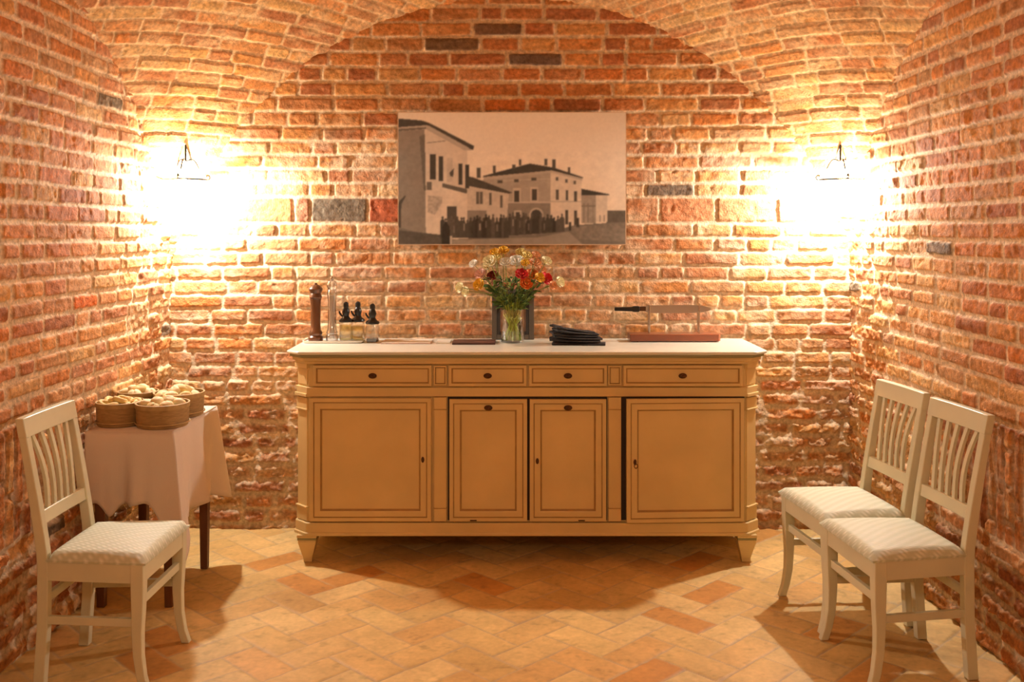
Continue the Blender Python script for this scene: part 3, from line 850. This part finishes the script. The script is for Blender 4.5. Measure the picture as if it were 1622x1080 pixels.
# wooden mill
x = (500-CX)*4.995/FPX
t = thing('pepper_mill', 'tall turned brown wooden pepper mill at the left end of the sideboard', 'pepper mill', (x, 4.995, TZ2))
MB().lathe([(.001,0),(.036,0),(.038,.006),(.037,.020),(.030,.028),(.034,.036),(.034,.044),(.026,.056),(.024,.10),(.025,.16),(.027,.205),(.030,.215)], 28).build('body', M['millwood'], t)
MB().lathe([(.028,.2155),(.032,.222),(.030,.235),(.026,.243),(.034,.256),(.036,.266),(.026,.280),(.010,.288),(.008,.294),(.001,.296)], 28).build('turning_head', M['millwood'], t)
# clear mill
x = (526-CX)*4.99/FPX
t = thing('salt_mill', 'tall clear acrylic salt mill beside the wooden pepper mill', 'salt mill', (x, 4.99, TZ2))
MB().lathe([(.001,0),(.030,0),(.031,.006),(.031,.030),(.026,.036),(.030,.042),(.024,.056),(.021,.10),(.021,.20),(.024,.23),(.027,.245)], 24).build('body', M['acrylic'], t)
MB().lathe([(.001,.02),(.0125,.02),(.0125,.232),(.001,.234)], 14).build('salt', M['salt'], t)['label'] = 'white salt column'
MB().lathe([(.026,.246),(.022,.256),(.018,.262),(.026,.275),(.027,.290),(.020,.305),(.008,.311)], 24).build('turning_head', M['acrylic'], t)
MB().lathe([(.006,.311),(.009,.316),(.009,.324),(.004,.330),(.001,.331)], 16).build('finial', M['steel'], t)['label'] = 'shiny steel finial'
# cruets
def cruet(px, D, z, label, liquid, level, h=.215, lean_=0):
    t = thing('cruet', label, 'cruet', ((px-CX)*D/FPX, D, z), 0, 'black-capped glass cruets')
    MB().lathe([(.001,0),(.030,0),(.032,.004),(.032,.085),(.028,.098),(.014,.108),(.012,.115)], 28, sq=5, cap=False).build('bottle', M['glass'], t)
    MB().lathe([(.001,.004),(.028,.004),(.029,.008),(.029,level),(.001,level)], 24, sq=5, cap=False).build('liquid', liquid, t)
    MB().lathe([(.001,.094),(.034,.094),(.036,.099),(.034,.106),(.020,.116),(.015,.126),(.017,.134),(.020,.146),(.016,.160),(.012,.168),(.014,.178),(.013,.190),(.006,.197),(.001,.198)], 24).build('stopper', M['blackplastic'], t)['label'] = 'black ribbed pouring stopper'
    MB().tube([(-.010,0,.120),(-.024,0,.128),(-.032,0,.140),(-.034,0,.150)], lambda u: .006-.002*u, 8).build('spout', M['blackplastic'], t)
    return t
cruet(548, 5.02, TZ2, 'black-capped oil cruet next to the clear mill, left of the three cruets', M['oil'], .080)
cruet(567, 5.045, TZ2, 'black-capped oil cruet in the middle of the three, at the end of the tray', M['oil'], .070)
cruet(590, 4.985, SZ, 'black-capped vinegar cruet with dark liquid at its base, right of the white tray', M['vinegar'], .022)
# flat papers and leather folder
x, y = on(645, 541.5)
tag(MB().box(-.125,.125,-.085,.085,0,.004).box(-.120,.124,-.082,.084,.004,.006,1).build('paper_menu', [M['paper'],M['paper2']], None, smooth=False, loc=(x,5.00,SZ)), 'pinkish paper menu lying flat between the cruets and the brown folder', 'menu')
x, y = on(700, 541)
tag(MB().box(-.036,.036,-.07,.07,0,.005).build('card_stack', M['paper2'], None, smooth=False, loc=(x+.01,5.00,SZ)), 'short stack of cream cards lying just left of the brown folder', 'cards')
x, y = on(751, 543.5)
tag(MB().box(-.108,.108,-.085,.070,0,.006).box(-.108,.108,-.085,.070,.0075,.010).box(-.108,.108,.066,.072,0,.010).build('leather_folder', M['leather'], None, smooth=False, bevel=.002, loc=(x,4.965,SZ)), 'closed brown leather folder lying left of the flower vase', 'folder')
# photo frame behind the vase
t = thing('photo_frame', 'dark upright photo frame leaning on the wall behind the flower vase', 'photo frame', ((812.5-CX)*5.12/FPX, 5.115, SZ))
t.rotation_euler = (-.08,0,0)
fw, fh = .110, .262
def frame_ring(w0, w1, y0, y1, h, mt, name, o1, o2):
    f = MB()
    f.box(-w0,-w1,y0,y1,o1,h-o1); f.box(w1,w0,y0,y1,o1,h-o1); f.box(-w1,w1,y0,y1,o1,o1+(w0-w1)); f.box(-w1,w1,y0,y1,h-o1-(w0-w1),h-o1)
    return f.build(name, mt, t, smooth=False, bevel=.0015)
frame_ring(fw, fw-.026, -.010, .008, fh, M['silver'], 'outer_moulding', 0, 0)['label'] = 'dull silver outer moulding'
frame_ring(fw-.026, fw-.042, -.007, .008, fh, M['blackframe'], 'inner_moulding', .026, 0)['label'] = 'black inner moulding'
MB().box(-fw+.04, fw-.04, .001, .008, .040, fh-.040).build('print', M['brownprint'], t, smooth=False)
# black folded napkins, fanned stack
for k in range(6):
    b = MB(); rs = []
    L = .265-.012*k; w = .050
    for q in range(13):
        f = q/12; x = -L*.42+L*f
        th = (.0085+.0085*math.exp(-(f/.20)**2))*(.55 if q == 0 else 1)
        lift = (.0105*k+.003)+.0066*k*max(0,1-f*1.1)**1.3
        z0 = lift+(.0015*math.sin(f*5+k))*(1 if k else 0)
        if k == 0: z0 = 0
        ww = w*(1-.10*f)
        rs.append([(x,-ww,z0),(x,-ww-.004,z0+th*.5),(x,-ww,z0+th),(x,ww,z0+th),(x,ww+.004,z0+th*.5),(x,ww,z0)])
    b.rings(rs)
    o = b.build('folded_napkin', M['blackcloth'], None, ang=50)
    x, y = on(908, 547)
    o.location = (x-.004*k+(.010,-.006,.012,0,.014,.004)[k], 4.90, SZ+.0003); o.rotation_euler = (0, 0, math.radians(-6+5*k))
    pos = ['black folded napkin, lowest of the fanned stack right of the vase','black folded napkin, second from the bottom of the fanned stack','black folded napkin, third from the bottom of the fanned stack','black folded napkin, third from the top of the fanned stack','black folded napkin, second from the top of the fanned stack','black folded napkin, topmost of the fanned stack right of the vase'][k]
    tag(o, pos, 'napkin', 'black folded napkins on the sideboard')
# slicing stand and knife
D = 5.05
t = thing('slicing_stand', 'red-brown wooden slicing board with thin metal uprights at the right end of the sideboard', 'slicing board', ((1067-CX)*D/FPX, D, SZ))
MB().prism([(-.232,-.06),(.222,-.06),(.232,-.045),(.232,.06),(-.232,.06)], .004, .040).build('board', M['redwood'], t, smooth=False, bevel=.004)
for fx in (-.20,.20):
    MB().box(fx-.012, fx+.012, -.05, .05, 0, .005).build('foot', M['blackplastic'], t, smooth=False)
for ux in (-.127, .128):
    u = MB(); 
    for yy in (-.018,.018): u.tube([(ux,yy,.038),(ux,yy,.185)], .0038, 8)
    u.tube([(ux,-.018,.140),(ux,.018,.140)], .003, 8)
    u.build('upright', M['steel'], t)['label'] = 'thin steel upright'
kt = thing('long_knife', 'long knife with a black handle resting across the steel uprights of the slicing board', 'knife', ((1050-CX)*D/FPX, D, SZ+.1435))
b = MB(); rs = []
for x, z0, z1 in ((-.092,.006,.036),(-.06,0,.040),(.15,0,.042),(.21,.004,.038),(.245,.014,.028)):
    rs.append([(x,-.0012,z0),(x,.0012,z0),(x,.0018,z1),(x,-.0018,z1)])
b.rings(rs); b.build('blade', M['blade'], kt, smooth=False)
MB().box(-.120,-.088,-.006,.006,.010,.034).build('bolster', M['bronze'], kt, smooth=False, bevel=.002)
MB().rings([[(x,-.009,z0),(x,.009,z0),(x,.009,z1),(x,-.009,z1)] for x,z0,z1 in ((-.25,.012,.030),(-.20,.010,.031),(-.16,.009,.032),(-.152,.006,.036),(-.128,.006,.037),(-.120,.009,.034))]).build('handle', M['blackplastic'], kt, bevel=.003)['label'] = 'black handle'

# vase and flowers
VX, VY = (812-CX)*5.0/FPX, 4.985
t = thing('glass_vase', 'clear cylindrical glass vase filled with green stems, in the middle of the sideboard', 'vase', (VX, VY, SZ))
MB().lathe([(.001,0),(.054,0),(.058,.004),(.060,.02),(.060,.168),(.058,.170),(.056,.168),(.056,.012),(.001,.010)], 36, cap=False).build('vase_glass', M['glass'], t)
MB().lathe([(.001,.0115),(.0545,.0115),(.0545,.120),(.001,.120)], 32, cap=False).build('water', M['water'], t)
def petalmat(n, c, c2): return mat(n, c, .55, col2=c2, nscale=40)
PM = {'yellow': petalmat('yellow_petals',(.88,.58,.07),(.75,.42,.04)), 'pale_yellow': petalmat('pale_yellow_petals',(.85,.74,.34),(.78,.62,.22)),
      'white': petalmat('white_petals',(.93,.90,.84),(.88,.82,.70)), 'cream': petalmat('cream_petals',(.92,.86,.62),(.84,.74,.46)),
      'pink': petalmat('pink_petals',(.84,.55,.45),(.74,.42,.32)), 'crimson': petalmat('crimson_petals',(.30,.035,.02),(.20,.02,.012)),
      'red': petalmat('red_petals',(.72,.05,.055),(.55,.03,.03)), 'orange': petalmat('orange_petals',(.85,.25,.04),(.72,.15,.02)),
      'peach': petalmat('peach_petals',(.84,.48,.26),(.76,.36,.16))}
M['stamen'] = mat('flower_centre', (.30,.26,.05), .7)
def flower(px, py, D, r, colr, label, seed):
    rg = random.Random(seed)
    hd = P(px, py, D)
    base = Vector((VX, VY, SZ))
    t = thing('cut_flower', label, 'flower', (VX, VY, SZ), 0, 'cut flowers in the glass vase')
    h = hd-base
    # stem: from low in the vase through its mouth to the head
    a = math.atan2(h.y, h.x); ca, sa = math.cos(a), math.sin(a)
    rm = .036+.012*rg.random()
    lo = Vector((-ca*.036*rg.random(), -sa*.036*rg.random()-.0, .016)); mo = Vector((ca*rm*min(1,abs(h.x)/.1+.3), sa*rm*.8, .168))
    pts = []
    for k in range(15):
        f = k/14
        if f < .4: p = lo.lerp(mo, f/.4)
        else:
            g_ = (f-.4)/.6; ctrl = mo+(mo-lo)*.45+Vector((0,0,.02))
            p = mo*(1-g_)**2+ctrl*2*g_*(1-g_)+h*g_**2
        pts.append(p)
    MB().tube(pts, lambda u: .0024-.0006*u, 6).build('stem', M['stem'], t)
    axis_ = (pts[-1]-pts[-3]).normalized()+Vector((0,-.85,.1)); axis_.normalize()
    q = Vector((0,0,1)).rotation_difference(axis_)
    b = MB()
    layers = [(5,1.0,.95),(5,.80,.62),(4,.52,.32)]
    for li, (n, sc_, op) in enumerate(layers):
        for k in range(n):
            a0 = 2*PI*k/n+li*.5+rg.uniform(-.1,.1); w = 1.25*PI/n*1.2
            vs = []
            for i in range(6):
                u = i/5
                rad = r*sc_*(math.sin(u*PI*.5)**.8)*(.55+.45*op) * (1 if u < .9 else .96)
                z = r*(1.0-op*.7)*u**1.5*1.1-.15*r
                for j in range(5):
                    v = (j/4-.5)*2; ww = w*(math.sin(PI*(.12+.70*u))**.6)
                    aa = a0+v*ww*.62
                    rr = rad*(1-.05*v*v)+.0008*math.sin(9*aa)
                    vs.append(q @ Vector((rr*math.cos(aa), rr*math.sin(aa), z+.10*r*v*v*(1-op)+rg.uniform(-.0006,.0006))) + h)
            fs = [(i*5+j, i*5+j+1, (i+1)*5+j+1, (i+1)*5+j) for i in range(5) for j in range(4)]
            b.add(vs, fs)
    o = b.build('petals', PM[colr], t, ang=180)
    c = MB(); 
    rs = []
    for rr, z in ((.16,-.02),(.20,.10),(.14,.20),(.02,.25)):
        rs.append([q @ Vector((r*rr*math.cos(2*PI*i/10), r*rr*math.sin(2*PI*i/10), r*z))+h for i in range(10)])
    c.rings(rs).build('flower_centre', M['stamen'], t)
FL = [(575,185,1.0,'yellow','yellow flower at the top left of the bouquet'),(700,150,1.0,'yellow','yellow flower at the very top of the bouquet'),
      (945,180,1.0,'pale_yellow','pale yellow flower at the top, right of the tall thin stem'),(1035,225,.9,'pale_yellow','pale yellow flower near the top right, above the peach ones'),
      (500,310,1.25,'cream','large cream flower in the upper left of the bouquet'),(600,250,.9,'pale_yellow','pale yellow flower just under the top yellow ones'),
      (730,320,1.1,'white','white flower in the upper middle of the bouquet'),(885,305,1.35,'white','largest white flower, in the upper middle right of the bouquet'),
      (470,385,.9,'cream','small cream flower under the large cream one at left'),(270,340,.85,'white','single white flower sticking out at the upper left'),
      (370,490,1.15,'pink','pale pink flower at the left side of the bouquet'),(545,515,1.1,'crimson','dark crimson flower left of the middle of the bouquet'),
      (350,640,1.15,'yellow','yellow flower low on the left side of the bouquet'),(590,620,.95,'pink','small pink flower low left above the leaves'),
      (80,680,1.0,'cream','cream flower farthest out at the lower left'),(165,735,.95,'cream','cream flower hanging lowest at the left'),
      (955,490,1.15,'red','red flower right of the middle of the bouquet'),(1110,500,1.3,'orange','large orange flower between the two red ones'),
      (1020,625,1.15,'orange','orange flower low in the middle right, above the leaves'),(1150,330,1.1,'peach','peach flower at the upper right of the bouquet'),
      (1310,300,1.0,'cream','cream flower at the upper right edge of the bouquet'),(1310,555,1.2,'red','red flower at the right side of the bouquet'),
      (1500,600,1.05,'cream','cream flower farthest out at the right'),(1215,540,1.0,'yellow','yellow flower half behind the red one at right'),
      (1005,330,.8,'yellow','small yellow flower between the white and peach ones'),(1240,420,.9,'peach','peach flower above the right-hand red one'),
      (1160,215,.85,'peach','small peach flower highest on the right side'),(1400,650,.85,'peach','peach flower below the right-hand red one')]
rg = random.Random(12)
for k, (cx_, cy_, s_, c_, lab) in enumerate(FL):
    px = 720+cx_/9.01; py = 380+cy_/9.01
    dd = 4.95+rg.uniform(-.045,.05)*(1.3 if 400 < cx_ < 1200 else .8)
    flower(px, py, dd, .0315*s_, c_, lab, k)
# leaves
b = MB(); rg = random.Random(5)
for k in range(330):
    a = rg.random()*2*PI; hz_ = rg.random()
    z0 = .165+.16*hz_**1.2; rad = (.025+.075*hz_)*rg.random()**.5*1.25
    c = Vector((rad*math.cos(a)*1.25, rad*math.sin(a)*.75, z0))
    d = Vector((math.cos(a)*.9, math.sin(a)*.9-.15, rg.uniform(-.1,1.2))).normalized()
    L = rg.uniform(.022,.055); w = L*rg.uniform(.14,.26); sd = d.cross(Vector((rg.uniform(-1,1),rg.uniform(-1,1),1))).normalized(); nn = d.cross(sd)
    vs = []
    for i in range(6):
        u = i/5; ww = w*math.sin(PI*(.06+.92*u))**.8
        p = c+d*(L*u)+nn*(.25*L*u*u); vs += [p-sd*ww, p+nn*(-ww*.3), p+sd*ww]
    b.add(vs, [f for i in range(5) for f in ((i*3,i*3+1,i*3+4,i*3+3),(i*3+1,i*3+2,i*3+5,i*3+4))], 0 if rg.random() < .65 else 1)
for k in range(90):   # bare stems standing in the water
    a = rg.random()*2*PI; r0 = .050*rg.random()**.5; a2 = a+rg.uniform(2,4); r1 = .048*rg.random()**.5
    b.tube([(r0*math.cos(a),r0*math.sin(a),.014),((r0*math.cos(a)+r1*math.cos(a2))/2,(r0*math.sin(a)+r1*math.sin(a2))/2,.09),(r1*math.cos(a2),r1*math.sin(a2),.125+.10*rg.random()**2)], .0026, 6, 2)
o = b.build('foliage', [M['leaf'], M['stem'], M['wetstem']], None, ang=180, loc=(VX,VY,SZ))
tag(o, 'dense green leaves and stems between the flowers in the glass vase', 'foliage', kind='stuff')

# ------------------------------------------------------------------ wall lamps
def wall_lamp(x, label, first=None):
    t = thing('wall_lamp', label, 'wall lamp', (x, 5.02, 1.72), 0, 'glowing wrought iron lamps on the back wall')
    MB().tube([(0,.165,.16),(0,.10,.21),(0,.03,.27),(0,.0,.29)], .006, 8).tube([(0,0,.30),(0,0,.215)], .005, 8).build('arm', M['iron'], t)
    p = MB(); rs = []
    for r, yy in ((.001,.176),(.035,.176),(.036,.170),(.020,.164),(.001,.162)):
        rs.append([(r*math.cos(2*PI*i/20), yy, .16+r*1.4*math.sin(2*PI*i/20)) for i in range(20)])
    p.rings(rs).build('backplate', M['iron'], t)
    for k in range(3):
        a = 2*PI*k/3+PI/6; q = []
        for i in range(22):
            f = i/21; rr = .004+.106*f**.8; z = .215-.095*f**1.6+.018*math.sin(f*2*PI)
            q.append((rr*math.cos(a), rr*math.sin(a), z))
        e = q[-1]
        for i in range(1, 14):
            th = i/13*5.2; ra = .016*(1-i/18)
            q.append(((e and (.110+ra*math.sin(th)))*math.cos(a), (.110+ra*math.sin(th))*math.sin(a), .120+.016-ra*math.cos(th)))
        MB().tube(q, .0035, 6).build('scroll', M['iron'], t)
    MB().tube([(.107*math.cos(2*PI*i/36), .107*math.sin(2*PI*i/36), .120) for i in range(36)], .004, 8, closed=True).build('rim_ring', M['iron'], t)
    MB().lathe([(.105,.120),(.100,.142),(.084,.164),(.058,.182),(.030,.194),(.008,.199)], 32, cap=False).build('glass_shade', M['opal'], t)['label'] = 'glowing frosted glass shade'
    MB().lathe([(.001,.055),(.016,.060),(.025,.075),(.025,.090),(.016,.106),(.011,.115),(.001,.118)], 16).build('bulb', M['bulb'], t)
    return t
LZ = 1.72+.082
wl = wall_lamp(-1.675, 'glowing wrought iron wall lamp in the left corner, above the table with baskets')
dup(wl, (1.685, 5.02, 1.72), 0, 'glowing wrought iron wall lamp in the right corner, above the pair of chairs')
LCOL = (1, .97, .88)
def plight(x, y, z, w, r, col=LCOL):
    l = bpy.data.lights.new('lamp_light', 'POINT'); l.energy = w; l.color = col; l.shadow_soft_size = r
    o = bpy.data.objects.new('lamp_light', l); C.objects.link(o); o.location = (x, y, z); return o
plight(-1.675, 5.02, LZ, 155, .022)
plight(1.685, 5.02, LZ, 155, .022)
# added fill light behind the camera, unseen, with no real lamp there
plight(0, -.3, 2.35, 52, .16, (1,.94,.72)).name = 'added_fill_light'

w = bpy.data.worlds.new('world'); sc.world = w; w.use_nodes = True
w.node_tree.nodes['Background'].inputs[0].default_value = (1,.9,.75,1)
w.node_tree.nodes['Background'].inputs[1].default_value = .02

# ------------------------------------------------------------------ camera
cam = bpy.data.cameras.new('camera'); co = bpy.data.objects.new('camera', cam); C.objects.link(co)
co.location = (0,0,CH); co.rotation_euler = (PI/2,0,0)
cam.sensor_fit = 'HORIZONTAL'; cam.sensor_width = 36; cam.lens = 36*FPX/1622
cam.shift_x = 0; cam.shift_y = -(540-HY)/1622
cam.clip_start = .05
sc.camera = co
sc.view_settings.view_transform = 'Standard'; sc.view_settings.look = 'None'
sc.view_settings.gamma = 1; sc.view_settings.use_curve_mapping = False
sc.view_settings.exposure = -0.06
